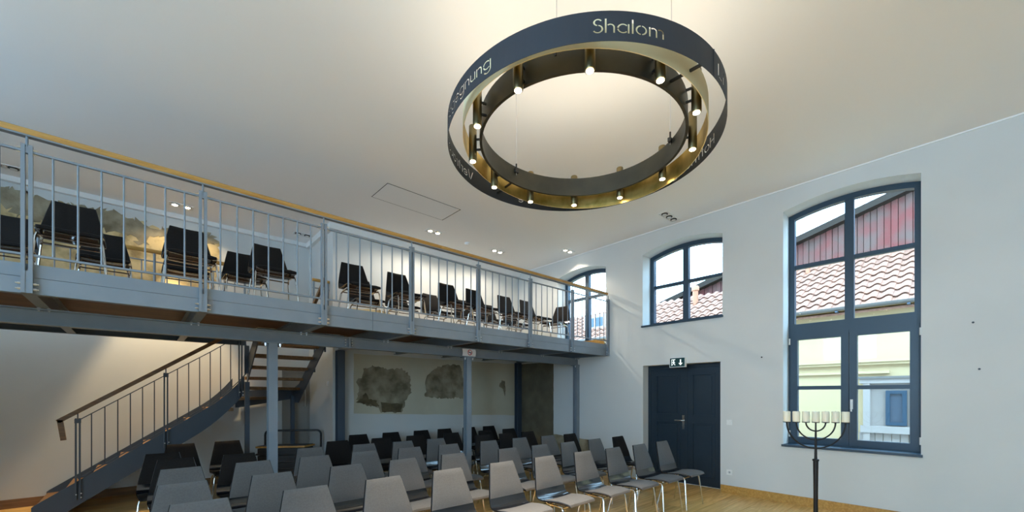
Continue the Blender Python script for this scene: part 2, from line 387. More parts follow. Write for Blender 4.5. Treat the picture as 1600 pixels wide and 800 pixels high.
# ------------------------------------------------------------------ entrance door
XD = 6.96
d1 = bpy.data.objects.new('door_1', None); COL.objects.link(d1); d1.location = (XD, 3.285, 0); structure(d1)
b = MB(); b.plate([(DOOR[0], 0), (DOOR[0] + .05, 0), (DOOR[0] + .05, 1.985), (DOOR[1] - .05, 1.985), (DOOR[1] - .05, 0), (DOOR[1], 0), (DOOR[1], DOOR[3]), (DOOR[0], DOOR[3])], [], yz, XD - .01, XD + .08)
b.build('door_frame', M['door'], d1)
for k, (lo, hi) in enumerate(((DOOR[0] + .052, 3.252), (3.256, DOOR[1] - .052))):
    b = MB(); b.box((XD + .012, lo, .006), (XD + .05, hi, 1.983)); leaf = b.build('door_leaf', M['door'], d1)
    st = .10
    b = MB(); pz = [(.14, 1.06), (1.16, 1.88)]
    b.plate([(lo, .006), (hi, .006), (hi, 1.983), (lo, 1.983)], [[(lo + st, a), (hi - st, a), (hi - st, c), (lo + st, c)] for a, c in pz], yz, XD - .004, XD + .012)
    b.build('stile_frame', M['door'], leaf)
    for a, c in pz:
        o = [(lo + st, a), (hi - st, a), (hi - st, c), (lo + st, c)]
        b = MB(); b.plate(o, [[(lo + st + .025, a + .025), (hi - st - .025, a + .025), (hi - st - .025, c - .025), (lo + st + .025, c - .025)]], yz, XD - .012, XD + .012)
        b.build('moulding', M['door'], leaf)
        b = MB(); b.box((XD + .004, lo + st + .06, a + .06), (XD + .012, hi - st - .06, c - .06)); b.build('panel', M['door'], leaf)
    if k == 1:
        b = MB(); b.box((XD - .012, 3.275, .93), (XD - .004, 3.315, 1.17)); pl = b.build('handle_plate', M['chrome'], leaf)
        b = MB(); b.tube([(XD - .01, 3.295, 1.08), (XD - .05, 3.295, 1.08), (XD - .055, 3.31, 1.08), (XD - .055, 3.43, 1.08)], .009, 8); b.build('lever', M['chrome'], leaf)
b = MB(); b.box((XD - .012, 3.225, .01), (XD - .004, 3.272, 1.98)); b.build('cover_strip', M['door'], d1)

# door at the end of the passage behind the stairs
d2 = bpy.data.objects.new('door_2', None); COL.objects.link(d2); d2.location = (2.2, YB, 0); structure(d2)
b = MB(); b.box((2.01, YB - .035, .005), (2.42, YB - .005, 1.95)); lf = b.build('door_leaf', M['greydoor'], d2)
b = MB(); b.tube([(2.36, YB - .04, 1.30), (2.36, YB - .075, 1.30), (2.36, YB - .075, 1.62), (2.36, YB - .04, 1.62)], .01, 8); b.build('pull_handle', M['bolt'], lf)
b = MB(); b.plate([(1.98, 0), (2.01, 0), (2.01, 1.955), (2.42, 1.955), (2.42, 0), (2.448, 0), (2.448, 1.99), (1.98, 1.99)], [], xz, YB - .05, YB - .001); b.build('door_frame', M['greydoor'], d2)

# ------------------------------------------------------------------ gallery
YG, ZD = 4.706, 2.50
POSTS = [6.735, 5.668, 4.623, 3.586, 2.537, 1.485, .432, -.617, -1.67, -2.72]
gal = thing('gallery_platform', 'steel gallery along the back of the hall, boarded deck on blue-grey beams', 'gallery', (2, 6, 0))
segs = [(XL + .02, 2.04), (2.044, XR - .03)]
for x0, x1 in segs:
    b = MB(); b.box((x0, YG, 2.40), (x1, YG + .012, 2.499)); b.build('fascia_plate', M['steel'], gal)
    b = MB(); b.box((x0, YG + .004, 2.277), (x1, YG + .014, 2.398)); b.box((x0, YG + .014, 2.277), (x1, YG + .07, 2.287)); b.build('edge_channel', M['steel'], gal)
def ibeam_x(x0, x1, yc, z0, z1, wd, tf=.012, tw=.01):
    b = MB(); b.box((x0, yc - wd / 2, z0), (x1, yc + wd / 2, z0 + tf)); b.box((x0, yc - wd / 2, z1 - tf), (x1, yc + wd / 2, z1)); b.box((x0, yc - tw / 2, z0 + tf), (x1, yc + tw / 2, z1 - tf)); return b
def ibeam_y(xc, y0, y1, z0, z1, wd, tf=.01, tw=.008):
    b = MB(); b.box((xc - wd / 2, y0, z0), (xc + wd / 2, y1, z0 + tf)); b.box((xc - wd / 2, y0, z1 - tf), (xc + wd / 2, y1, z1)); b.box((xc - tw / 2, y0, z0 + tf), (xc + tw / 2, y1, z1 - tf)); return b
def hcol(x, y, z0, z1, wd, tf=.01):
    b = MB(); b.box((x - wd / 2, y - wd / 2, z0), (x + wd / 2, y - wd / 2 + tf, z1)); b.box((x - wd / 2, y + wd / 2 - tf, z0), (x + wd / 2, y + wd / 2, z1)); b.box((x - tf / 2, y - wd / 2 + tf, z0), (x + tf / 2, y + wd / 2 - tf, z1)); return b
def bolts(pts, axis, parent, r=.011, L=.02):
    for p in pts:
        p = Vector(p); a = Vector(axis)
        b = MB(); b.tube([p, p + a * L], r, 6); b.tube([p + a * L, p + a * (L + .012)], r * .55, 6); b.build('bolt', M['bolt'], parent)
mb = ibeam_x(XL + .02, XR - .01, 5.45, 2.13, 2.27, .10).build('main_beam', M['steel'], gal)
b = MB(); b.box((2.02, 5.395, 2.142), (2.045, 5.445, 2.258)); b.box((1.99, 5.44, 2.145), (2.075, 5.446, 2.255)); b.build('splice_plate', M['steel'], mb)
bolts([(x, 5.44, z) for x in (1.99, 2.075) for z in (2.165, 2.2, 2.235)], (0, -1, 0), mb, .009, .012)
for x in POSTS:
    yend = 7.24 if x > 2.45 else 7.40
    if 1.25 < x < 2.2: yend = 6.60
    x = min(x, 6.68)
    j = ibeam_y(x, YG + .072, yend, 2.277, 2.455, .075).build('joist', M['steel'], gal)
    bolts([(x - .03, 5.415, 2.277), (x + .03, 5.415, 2.277)], (0, 0, -1), j, .012, .02)
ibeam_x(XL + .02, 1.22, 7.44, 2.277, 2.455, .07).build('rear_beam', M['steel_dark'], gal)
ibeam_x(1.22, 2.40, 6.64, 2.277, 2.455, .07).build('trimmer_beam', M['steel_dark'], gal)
for x in (1.153, 3.95, 6.715):
    c = hcol(x, 5.45, 0, 2.13, .095).build('column', M['steel'], gal)
    b = MB(); b.box((x - .10, 5.39, 2.118), (x + .10 if x < 6.6 else x + .05, 5.51, 2.13)); b.build('head_plate', M['steel'], c)
    bolts([(x + s * .075, 5.41, 2.118) for s in ((-1, 1) if x < 6.6 else (-1,))], (0, 0, -1), c, .013, .025)
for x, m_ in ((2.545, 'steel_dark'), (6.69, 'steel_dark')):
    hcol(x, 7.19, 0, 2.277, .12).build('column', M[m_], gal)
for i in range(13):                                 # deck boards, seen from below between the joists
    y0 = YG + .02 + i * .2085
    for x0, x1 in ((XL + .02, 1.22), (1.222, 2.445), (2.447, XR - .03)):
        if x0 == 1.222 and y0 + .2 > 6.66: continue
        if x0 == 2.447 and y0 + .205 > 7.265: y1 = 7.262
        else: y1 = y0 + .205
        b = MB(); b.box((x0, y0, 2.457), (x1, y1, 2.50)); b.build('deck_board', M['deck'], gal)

rl = thing('gallery_railing', 'blue-grey steel railing with honey-coloured oak handrail along the gallery front', 'railing', (2, YG, ZD))
b = MB()
for x0, x1 in ((XL + .05, 2.95), (2.953, 6.70)):
    b = MB(); prof = [(-.028, 3.447), (.028, 3.447), (.034, 3.462), (.034, 3.478), (.022, 3.492), (-.022, 3.492), (-.034, 3.478), (-.034, 3.462)]
    b.plate([(YG - .015 + a, z) for a, z in prof], [], lambda a, c, d: (d, a, c), x0, x1); b.build('handrail', M['oak'], rl)
    b = MB(); b.box((x0, YG - .04, 3.435), (x1 if x1 < 4 else 6.70, YG + .01, 3.447)); b.build('handrail_flat', M['steel'], rl)
yr = YG - .015
for i, x in enumerate(POSTS):
    b = MB()
    for s in (-.019, .019): b.box((x + s - .011, yr - .025, 2.275), (x + s + .011, yr + .010, 3.372))
    b.box((x - .02, yr - .02, 2.275), (x + .02, yr + .008, 2.44)); b.box((x - .02, yr - .02, 3.31), (x + .02, yr + .008, 3.36))
    p = b.build('post', M['steel'], rl)
    b = MB(); b.tube([(x, yr - .008, 3.35), (x, yr - .008, 3.437)], .008, 8); b.build('pin', M['steel'], p)
    if i < 9:
        for z in (2.345, 2.305):
            for s in (-1, 1): bolts([(x + s * .03, yr - .008, z)], (s, 0, 0), p, .009, .016)
        for z in (3.345, 3.312):
            for s in (-1, 1): bolts([(x + s * .03, yr - .008, z)], (s, 0, 0), p, .007, .014)
balm = MB().tube([(0, 0, 2.565), (0, 0, 3.325)], .0075, 6).mesh('baluster'); balm.materials.append(M['steel'])
for i in range(len(POSTS) - 1):
    x1, x0 = POSTS[i], POSTS[i + 1]
    for z, hh in ((3.325, .016), (2.56, .016)):
        b = MB(); b.bar((x0 + .03, yr - .008, z), (x1 - .03, yr - .008, z), .02, hh); b.build('rail', M['steel'], rl)
    if i > 8: continue
    for k in range(7):
        o = link('baluster', balm, M['steel'], rl); o.location = Vector((x0 + (x1 - x0) * (k + 1) / 8, yr - .008, 0)) - wpos(rl)

ir = thing('stairwell_railing', 'oak-topped steel railing at the rear edge of the gallery above the stairs', 'railing', (0, 7.45, ZD))
for x0, x1 in ((-3.0, 1.22), (2.17, 2.44)):
    b = MB(); b.tube([(x0, 7.42, 3.465), (x1, 7.42, 3.465)], .027, 10); b.build('handrail', M['oak'], ir)
    b = MB(); b.bar((x0, 7.42, 3.33), (x1, 7.42, 3.33), .02, .014); b.build('rail', M['steel'], ir)
    b = MB(); b.bar((x0, 7.42, 2.57), (x1, 7.42, 2.57), .02, .014); b.build('rail', M['steel'], ir)
    n = max(2, int((x1 - x0) / .13))
    for k in range(n + 1):
        x = x0 + .02 + (x1 - x0 - .04) * k / n; big = k % 8 == 0 or k == n
        b = MB(); b.tube([(x, 7.42, 2.51 if big else 2.57), (x, 7.42, 3.44 if big else 3.33)], .016 if big else .0075, 6); b.build('post' if big else 'baluster', M['steel'], ir)

# no-smoking notice bent between the beam flanges
ns = thing('no_smoking_notice', 'curled white no-smoking notice stuck on the beam above the middle column', 'sign', (3.95, 5.40, 2.142))
def curl(a, z, d): return (3.95 + a, 5.40 - d + .045 * (1 - math.cos((z - 2.2) / .075 * 1.0)), z)
b = MB(); n = 10
vs = []; fs = []
for i in range(n + 1):
    z = 2.145 + .118 * i / n
    for a in (-.13, .13): vs.append(curl(a, z, .004)); vs.append(curl(a, z, .0))
for i in range(n):
    o = i * 4
    fs += [(o, o + 2, o + 6, o + 4), (o + 1, o + 5, o + 7, o + 3), (o, o + 4, o + 5, o + 1), (o + 2, o + 3, o + 7, o + 6)]
b.add(vs, fs); b.build('sheet', M['paper'], ns, True)
b = MB(); c0, c1, n = .034, .046, 28; vs = []; fs = []
for i in range(n):
    a = 2 * math.pi * i / n
    for r_ in (c0, c1): vs.append(curl(.01 + r_ * math.cos(a), 2.203 + r_ * math.sin(a), .0055))
for i in range(n): j = (i + 1) % n; fs.append((2 * i, 2 * i + 1, 2 * j + 1, 2 * j))
b.add(vs, fs); b.build('prohibition_ring', M['red'], ns)
b = MB(); b.add([curl(.01 + x, 2.203 + z, .006) for x, z in ((-.031, .022), (-.022, .031), (.031, -.022), (.022, -.031))], [(0, 1, 2, 3)]); b.build('prohibition_bar', M['red'], ns)
b = MB(); b.add([curl(.01 + x, 2.203 + z, .0058) for x, z in ((-.028, -.006), (.03, -.006), (.03, .006), (-.028, .006))], [(0, 1, 2, 3)]); b.build('cigarette_symbol', M['black'], ns)

# ------------------------------------------------------------------ staircase
st = thing('steel_staircase', 'quarter-turn steel staircase with timber treads rising to the gallery', 'staircase', (0, 8, 0))
YS0, YS1 = 7.45, 8.56
RUN, RISE = .245, .165
def noz(x): return .33 + (x + .684) * .68
def stringer_poly():
    top = []; bot = []
    for i in range(21):
        x = -.93 + (1.20 + .93) * i / 20
        z = noz(x) + .035 + (.16 * max(0, (x - .75) / .45) ** 2); top.append((x, z))
        bot.append((x, max(.0, noz(x) - .27 + (.20 * max(0, (x - .6) / .6) ** 2))))
    return [(-.95, 0)] + [p for p in bot if p[1] > .0] + top[::-1] + [(-.95, top[0][1] - .02)]
for yy in (YS0, YS1 - .015):
    b = MB(); b.plate(stringer_poly(), [], xz, yy, yy + .014); b.build('stringer', M['steel_dark'], st)
for k in range(1, 9):
    x = -.684 + RUN * (k - 2)
    b = MB(); b.box((x - .01, YS0 + .016, RISE * k - .045), (x + RUN + .03, YS1 - .016, RISE * k)); b.build('tread', M['tread'], st)
for k, P in ((9, [(1.02, 7.47), (1.24, 7.47), (1.9, 8.54), (1.02, 8.54)]), (10, [(1.26, 7.5), (1.95, 8.54), (2.14, 8.54), (2.14, 8.02), (1.30, 7.5)])):
    b = MB(); b.plate(P, [], xy, RISE * k - .045, RISE * k); b.build('tread', M['tread'], st)
for k in range(10, 15):
    y = 8.10 - .285 * (k - 10); z = RISE * k
    b = MB(); b.box((1.27, y - .01, z - .045), (2.13, y + .26, z)); b.build('tread', M['tread'], st)
for x in (1.245, 2.145):
    b = MB(); P = [(8.55 if x > 2 else 7.5, 1.38 if x > 2 else 1.70), (8.55 if x > 2 else 7.5, 1.62 if x > 2 else 2.06), (8.1, 1.72) if x > 2 else (7.4, 2.1), (6.78, 2.46), (6.70, 2.46), (6.70, 2.27)]
    if x > 2: P += [(8.15, 1.38)]
    b.plate(P, [], yz, x - .007, x + .007); b.build('stringer', M['steel_dark'], st)
b = MB(); b.plate([(1.24, 1.30), (1.3, 1.30), (2.15, 1.45), (2.15, 1.66), (1.24, 1.58)], [], xz, 8.54, 8.555); b.build('stringer', M['steel_dark'], st)
for x, y, z in ((1.235, 7.46, 1.72), (2.115, 8.42, 1.50)):
    b = MB(); b.box((x - .03, y - .03, 0), (x + .03, y + .03, z)); b.build('support_post', M['steel_dark'], st)
b = MB(); b.box((1.20, YS0 - .02, 1.85), (1.26, YS0 + .02, 2.277)); b.build('hanger', M['steel_dark'], st)
hz = lambda x: 1.205 + (x + .72) * .708
b = MB(); yh = YS0 - .03
b.bar((-.735, yh, hz(-.735)), (1.12, yh, hz(1.12)), .045, .05, (0, 1, 0)); b.bar((-.715, yh, hz(-.735) + .02), (-.685, yh, .965), .045, .05, (0, 1, 0)); b.build('handrail', M['oakdark'], st)
tz = lambda x: hz(x) - .115 + (.05 * max(0, (x - .8) / .4) ** 2)
lz = lambda x: noz(x) + .065 + (.15 * max(0, (x - .75) / .45) ** 2)
sp = [-.565, .274, 1.142]
for x in sp:
    b = MB()
    for s in (-.017, .017): b.box((x + s - .008, yh - .02, lz(x) - .26), (x + s + .008, yh + .02, tz(x) + .03))
    b.box((x - .028, yh - .022, tz(x) - .03), (x + .028, yh + .022, tz(x) + .02))
    p = b.build('post', M['steel_dark'], st)
    b = MB(); b.tube([(x, yh, tz(x)), (x, yh, hz(x) - .02)], .007, 6); b.build('pin', M['steel_dark'], p)
    bolts([(x - .012, yh - .02, lz(x) - .19), (x + .03, yh - .02, lz(x) - .18), (x + .03, yh - .02, lz(x) - .23)], (0, -1, 0), p, .008, .01)
for a, c in ((-.565, .274), (.274, 1.142), (1.142, 1.25)):
    for f in (tz, lz):
        b = MB(); n = 5
        for i in range(n):
            xa = a + (c - a) * i / n; xb = a + (c - a) * (i + 1) / n; b.bar((xa, yh, f(xa)), (xb, yh, f(xb)), .016, .012, (0, 1, 0))
        b.build('rail', M['steel_dark'], st)
    if c > 1.2: continue
    for k in range(1, 7):
        x = a + (c - a) * k / 7
        b = MB(); b.tube([(x, yh, lz(x)), (x, yh, tz(x))], .0065, 6); b.build('baluster', M['steel_dark'], st)
b = MB(); b.tube([(1.20, yh, lz(1.2)), (1.20, yh, 2.27)], .0065, 6); b.build('baluster', M['steel_dark'], st)
# railing at the top of the upper flight, by the wall corner
b = MB(); b.bar((2.19, 7.40, 3.05), (2.19, 6.85, 3.36), .045, .05); b.build('handrail', M['oakdark'], st)
b = MB(); b.tube([(2.19, 6.85, 2.2), (2.19, 6.85, 3.34)], .014, 6); b.tube([(2.19, 7.38, 1.9), (2.19, 7.38, 3.05)], .014, 6); b.build('post', M['steel_dark'], st)

# ------------------------------------------------------------------ table trolley under the stairs
tt = thing('table_trolley', 'black tube trolley carrying folded oak-edged tables below the staircase', 'trolley', (1.95, 7.9, 0))
def hoop(x0, y0, x1, y1, z, r=.02):
    d = Vector((x1 - x0, y1 - y0, 0)).normalized(); A = Vector((x0, y0, 0)); B = Vector((x1, y1, 0)); q = .07; P = [A + Vector((0, 0, .12))]
    for t in range(5):
        a = math.pi / 2 * t / 4; P.append(A + d * q * (1 - math.cos(a)) + Vector((0, 0, z - q + q * math.sin(a))))
    for t in range(5):
        a = math.pi / 2 * t / 4; P.append(B - d * q * (1 - math.sin(a)) + Vector((0, 0, z - q + q * math.cos(a))))
    P.append(B + Vector((0, 0, .12))); return P
b = MB(); b.tube(hoop(1.62, 8.16, 2.38, 7.66, .90), .018, 8); b.build('push_bar', M['black'], tt)
b = MB(); b.tube([(2.05, 7.86, .55), (2.38, 7.66, .55)], .014, 8); b.build('cross_tube', M['black'], tt)
b = MB(); b.plate([(1.45, 7.85), (2.2, 7.4), (2.44, 7.62), (1.7, 8.14)], [], xy, .10, .14); b.build('base_frame', M['black'], tt)
for x, y in ((1.55, 7.86), (2.2, 7.48), (2.36, 7.62), (1.72, 8.06)):
    b = MB(); b.tube([(x - .015, y, .05), (x + .015, y, .05)], .05, 12); b.build('castor', M['black'], tt)
for k in range(5):
    z = .16 + k * .12
    b = MB(); b.plate([(1.42, 7.87), (2.06, 7.46), (2.28, 7.66), (1.66, 8.10)], [], xy, z, z + .028); q = b.build('table_top', M['oak'] if k == 4 else M['black'], tt)
    b = MB(); b.plate([(1.45, 7.87), (2.05, 7.49), (2.25, 7.66), (1.67, 8.07)], [], xy, z + .028, z + .11 if k < 4 else z + .034); b.build('folded_frame', M['black'], tt)

# ------------------------------------------------------------------ chairs
def lerp_prof(P, n):
    out = []
    for i in range(len(P) - 1):
        for k in range(n):
            t = k / n; out.append(tuple(P[i][j] * (1 - t) + P[i + 1][j] * t for j in range(len(P[0]))))
    out.append(P[-1]); return out
SH = [(-.275, .428, .19), (-.255, .444, .205), (-.15, .452, .215), (0, .440, .222), (.085, .440, .225), (.125, .457, .225), (.147, .495, .222), (.168, .560, .212), (.208, .700, .182), (.235, .790, .162), (.252, .850, .148)]
def spline(P, n=4):
    out = []
    for i in range(len(P) - 1):
        p0, p1, p2, p3 = P[max(i - 1, 0)], P[i], P[i + 1], P[min(i + 2, len(P) - 1)]
        for k in range(n):
            t = k / n; out.append(tuple(.5 * (2 * p1[j] + (p2[j] - p0[j]) * t + (2 * p0[j] - 5 * p1[j] + 4 * p2[j] - p3[j]) * t * t + (3 * p1[j] - p0[j] - 3 * p2[j] + p3[j]) * t ** 3) for j in range(3)))
    out.append(P[-1]); return out
def sheet(prof, th, off, curve, round_ends=0, shrink=0):
    b = MB(); n = 6; rows = []; L = len(prof)
    for i, (y_, z_, hw) in enumerate(prof):
        a = prof[max(i - 1, 0)]; c = prof[min(i + 1, L - 1)]; ty, tz_ = c[0] - a[0], c[1] - a[1]; l = math.hypot(ty, tz_); ny, nz = -tz_ / l, ty / l
        e = 1.0
        if round_ends: e = min(1, .35 + .65 * min(i, L - 1 - i) / 2)
        t_ = th * e; row = []
        for k in range(n + 1):
            u = -1 + 2 * k / n; x = u * (hw - shrink); bow = curve * u * u
            ed = 1 - .6 * (abs(u) > .99) * (round_ends > 0)
            row.append((x, y_ + ny * (off + t_ * ed + bow), z_ + nz * (off + t_ * ed + bow)))
        for k in range(n, -1, -1):
            u = -1 + 2 * k / n; x = u * (hw - shrink); bow = curve * u * u
            row.append((x, y_ + ny * (off + bow), z_ + nz * (off + bow)))
        rows.append(row)
    b.grid(rows); return b
full = spline(SH, 3)
shell_me = sheet(full, .012, -.012, .012).mesh('shell', True)
seatp = [p for p in full if p[0] < .045 and p[1] < .47]
backp = [p for p in full if p[1] > .525]
seat_me = sheet(seatp, .024, 0, .012, 1, .006).mesh('seat_pad', True)
back_me = sheet(backp, .020, 0, .012, 1, .005).mesh('back_pad', True)
def leg_me(s, front):
    if front: P = [(s * .185, .02, .420), (s * .192, -.12, .420), (s * .198, -.19, .412), (s * .205, -.205, .38), (s * .24, -.245, .0)]
    else: P = [(s * .185, -.02, .408), (s * .19, .05, .408), (s * .20, .09, .38), (s * .24, .175, .0)]
    return MB().tube(P, .0095, 7).mesh('leg', True)
LEGS = [leg_me(s, f) for s in (-1, 1) for f in (True, False)]
bar_me = [MB().tube([(-.195, y_, z_), (.195, y_, z_)], .008, 6).mesh('crossbar', True) for y_, z_ in ((-.17, .405), (.06, .395))]
for me, m_ in ((shell_me, M['shell']), *[(l, M['chrome']) for l in LEGS], *[(l, M['chrome']) for l in bar_me]): me.materials.append(m_)
seat_bl, back_bl = seat_me.copy(), back_me.copy()
seat_me.materials.append(M['fabric']); back_me.materials.append(M['fabric']); seat_bl.materials.append(M['black_fabric']); back_bl.materials.append(M['black_fabric'])
def chair(x, y, z, label, group, black=False, rz=0):
    c = thing('padded_chair', label, 'chair', (x, y, z), group, rz)
    def part(n, me):
        o = bpy.data.objects.new(n, me); COL.objects.link(o); o.parent = c
    part('shell', shell_me); part('seat_pad', seat_bl if black else seat_me); part('back_pad', back_bl if black else back_me)
    for l in LEGS: part('leg', l)
    for l in bar_me: part('crossbar', l)
ORD = ['first', 'second', 'third', 'fourth', 'fifth', 'sixth', 'seventh', 'eighth', 'ninth', 'tenth', 'eleventh', 'twelfth']
ROWS = [
    ('front row', False, [(5.58, 2.98), (5.01, 3.0), (4.44, 3.03), (3.88, 3.07), (3.26, 3.1), (2.67, 3.13), (2.05, 3.15), (1.47, 3.18), (.89, 3.21), (.28, 3.25)]),
    ('second row', False, [(5.72, 3.80), (5.12, 3.82), (4.5, 3.82), (3.97, 3.86), (3.42, 3.88), (2.64, 3.94), (2.04, 3.96), (1.47, 3.98), (.84, 3.98), (.25, 4.01)]),
    ('third row', False, [(5.49, 4.61), (4.96, 4.64), (4.39, 4.70), (3.77, 4.70), (3.10, 4.73), (2.54, 4.77), (1.98, 4.80), (1.42, 4.79), (.85, 4.82), (.29, 4.83)]),
    ('fourth row', False, [(5.25, 5.40), (4.74, 5.42), (4.25, 5.45), (3.36, 5.47), (2.81, 5.47), (2.27, 5.52), (1.60, 5.58), (.84, 5.56), (.28, 5.58)]),
    ('fifth row', True, [(5.42, 6.12), (4.84, 6.12), (4.08, 6.12), (3.38, 6.14), (2.79, 6.14), (2.14, 6.16), (.2, 6.20)]),
    ('last row by the back wall', True, [(5.57, 6.93), (5.04, 6.92), (4.47, 6.95), (3.94, 6.92), (3.33, 6.92), (2.74, 6.90)]),
]
rc = random.Random(3)
for rn, blk, pts in ROWS:
    for i, (x, y) in enumerate(pts):
        bk = blk or (rn in ('second row', 'third row') and i == 0) or (rn == 'fourth row' and i in (0, 1, 2, 7, 8))
        col = 'black' if bk else 'grey'
        pos = 'nearest the window wall' if i == 0 else 'farthest from the window wall' if i == len(pts) - 1 else ORD[i] + ' from the window wall'
        chair(x, y - .252, 0, '%s padded chair in the %s, %s' % (col, rn, pos), 'rows of chairs in the hall', bk, R(rc.uniform(-1.5, 1.5)))
for x, y, nm in ((.95, 7.22, 'right'), (.42, 7.20, 'left')):
    chair(x, y - .252, 0, 'black padded chair against the staircase, %s one of the pair' % nm, 'chairs against the staircase', True)
GF = [-.46, .40, 1.175, 2.216, 2.90, 3.78, 4.33, 5.04, 5.60]
for i, x in enumerate(GF):
    lab = 'black padded chair at the gallery railing, %s from the left' % ORD[i]
    chair(x, 5.82 - .252, ZD + .004, lab, 'chairs on the gallery', True, R(rc.uniform(-2, 2)))
chair(6.30, 5.62, ZD + .004, 'black padded chair on the gallery turned towards the others beside the window', 'chairs on the gallery', True, R(-78))
GB = [(-1.0, 6.62), (-.28, 6.62), (.42, 6.55), (.98, 6.35), (2.62, 6.55), (3.25, 6.6), (3.95, 6.62), (4.62, 6.6), (5.25, 6.6), (5.85, 6.6)]
for i, (x, y) in enumerate(GB):
    chair(x, y - .252, ZD + .004, 'black padded chair in the rear gallery row, %s from the left' % ORD[i], 'chairs on the gallery', True, R(rc.uniform(-2, 2)))

# ------------------------------------------------------------------ ring chandelier
U = 1.85; CX, CY = 1.352 * U, 1.078 * U; ZB = 1.52 + U
ch = thing('ring_chandelier', 'large ring chandelier of three nested hoops with cut-out words and spot lamps', 'chandelier', (CX, CY, ZB))
LETTERS = {}
SW = .15
def arcp(cx, cy, r, a0, a1, n=None):
    n = n or max(3, int(abs(a1 - a0) / 15)); return [(cx + r * math.cos(R(a0 + (a1 - a0) * i / n)), cy + r * math.sin(R(a0 + (a1 - a0) * i / n))) for i in range(n + 1)]
def stroke(P, wd=SW):
    Lf, Rt = [], []
    for i, p in enumerate(P):
        a = Vector(P[max(i - 1, 0)]); c = Vector(P[min(i + 1, len(P) - 1)]); t = (c - a).normalized(); n = Vector((-t.y, t.x)) * wd / 2
        Lf.append((p[0] + n.x, p[1] + n.y)); Rt.append((p[0] - n.x, p[1] - n.y))
    return Lf + Rt[::-1]
def ln(*p): return stroke(list(p))
rr = .44
bowl = [stroke(arcp(.5, .5, rr, 42, 176)), stroke(arcp(.5, .5, rr, 184, 318))]
G = {
    'o': (1.0, [stroke(arcp(.5, .5, rr, 97, 263)), stroke(arcp(.5, .5, rr, -83, 83))]),
    'a': (1.06, bowl + [ln((.98, 0), (.98, 1))]),
    'g': (1.06, bowl + [stroke([(.98, 1), (.98, .4), (.98, 0)] + arcp(.54, -.02, .44, 0, -150)[1:])]),
    'e': (1.0, [stroke(arcp(.5, .5, rr, 10, 172)), stroke(arcp(.5, .5, rr, 188, 322)), ln((.17, .5), (.82, .5))]),
    'l': (.14, [ln((.07, 0), (.07, 1.5))]), 'i': (.14, [ln((.07, 0), (.07, 1)), ln((.07, 1.22), (.07, 1.36))]),
    'h': (.82, [ln((.06, 0), (.06, 1.5)), stroke(arcp(.45, .6, .31, 138, 0) + [(.76, .4), (.76, 0)])]),
    'n': (.82, [ln((.06, 0), (.06, 1)), stroke(arcp(.45, .6, .31, 138, 0) + [(.76, .4), (.76, 0)])]),
    'm': (1.42, [ln((.06, 0), (.06, 1)), stroke(arcp(.42, .64, .28, 136, 0) + [(.70, .4), (.70, 0)]), stroke(arcp(1.07, .64, .28, 138, 0) + [(1.35, .4), (1.35, 0)])]),
    'u': (.82, [ln((.76, 0), (.76, 1)), stroke([(.06, 1), (.06, .6)] + arcp(.37, .4, .31, 180, 318))]),
    'S': (.78, [stroke(arcp(.38, 1.13, .31, 25, 262)), stroke(arcp(.38, .44, .38, 82, -155))]),
    'B': (.86, [ln((.06, 0), (.06, 1.5)), stroke([(.18, 1.44), (.42, 1.44)] + arcp(.46, 1.13, .31, 85, -85) + [(.18, .82)]), stroke([(.22, .66), (.44, .66)] + arcp(.48, .36, .30, 85, -85) + [(.18, .06)])]),
    'H': (.95, [ln((.06, 0), (.06, 1.5)), ln((.9, 0), (.9, 1.5)), ln((.16, .78), (.8, .78))]),
    'V': (1.1, [ln((.03, 1.5), (.50, .04)), ln((1.07, 1.5), (.70, .16))]),
    'L': (.7, [stroke([(.06, 1.5), (.06, .5), (.06, .06)]), ln((.16, .06), (.68, .06))]),
    't': (.5, [ln((.25, 0), (.25, 1.4)), ln((0, .97), (.16, .97)), ln((.34, .97), (.5, .97))]),
    'r': (.5, [ln((.06, 0), (.06, 1)), stroke(arcp(.43, .62, .3, 132, 75))]),
    'f': (.5, [stroke([(.2, 0), (.2, .6), (.2, 1.2)] + arcp(.46, 1.2, .26, 175, 90)), ln((0, .97), (.11, .97)), ln((.3, .97), (.48, .97))]),
}
def word_shapes(txt, a0, a1, zbase, xh, rad):
    adv = sum(G[c][0] for c in txt) + .2 * (len(txt) - 1); span = R(a1 - a0) * rad; sx = span / adv; x = 0; out = []
    for c in txt:
        for poly in G[c][1]: out.append([(R(a0) * rad + (x + px) * sx, zbase + py * xh) for px, py in poly])
        x += G[c][0] + .2
    return out
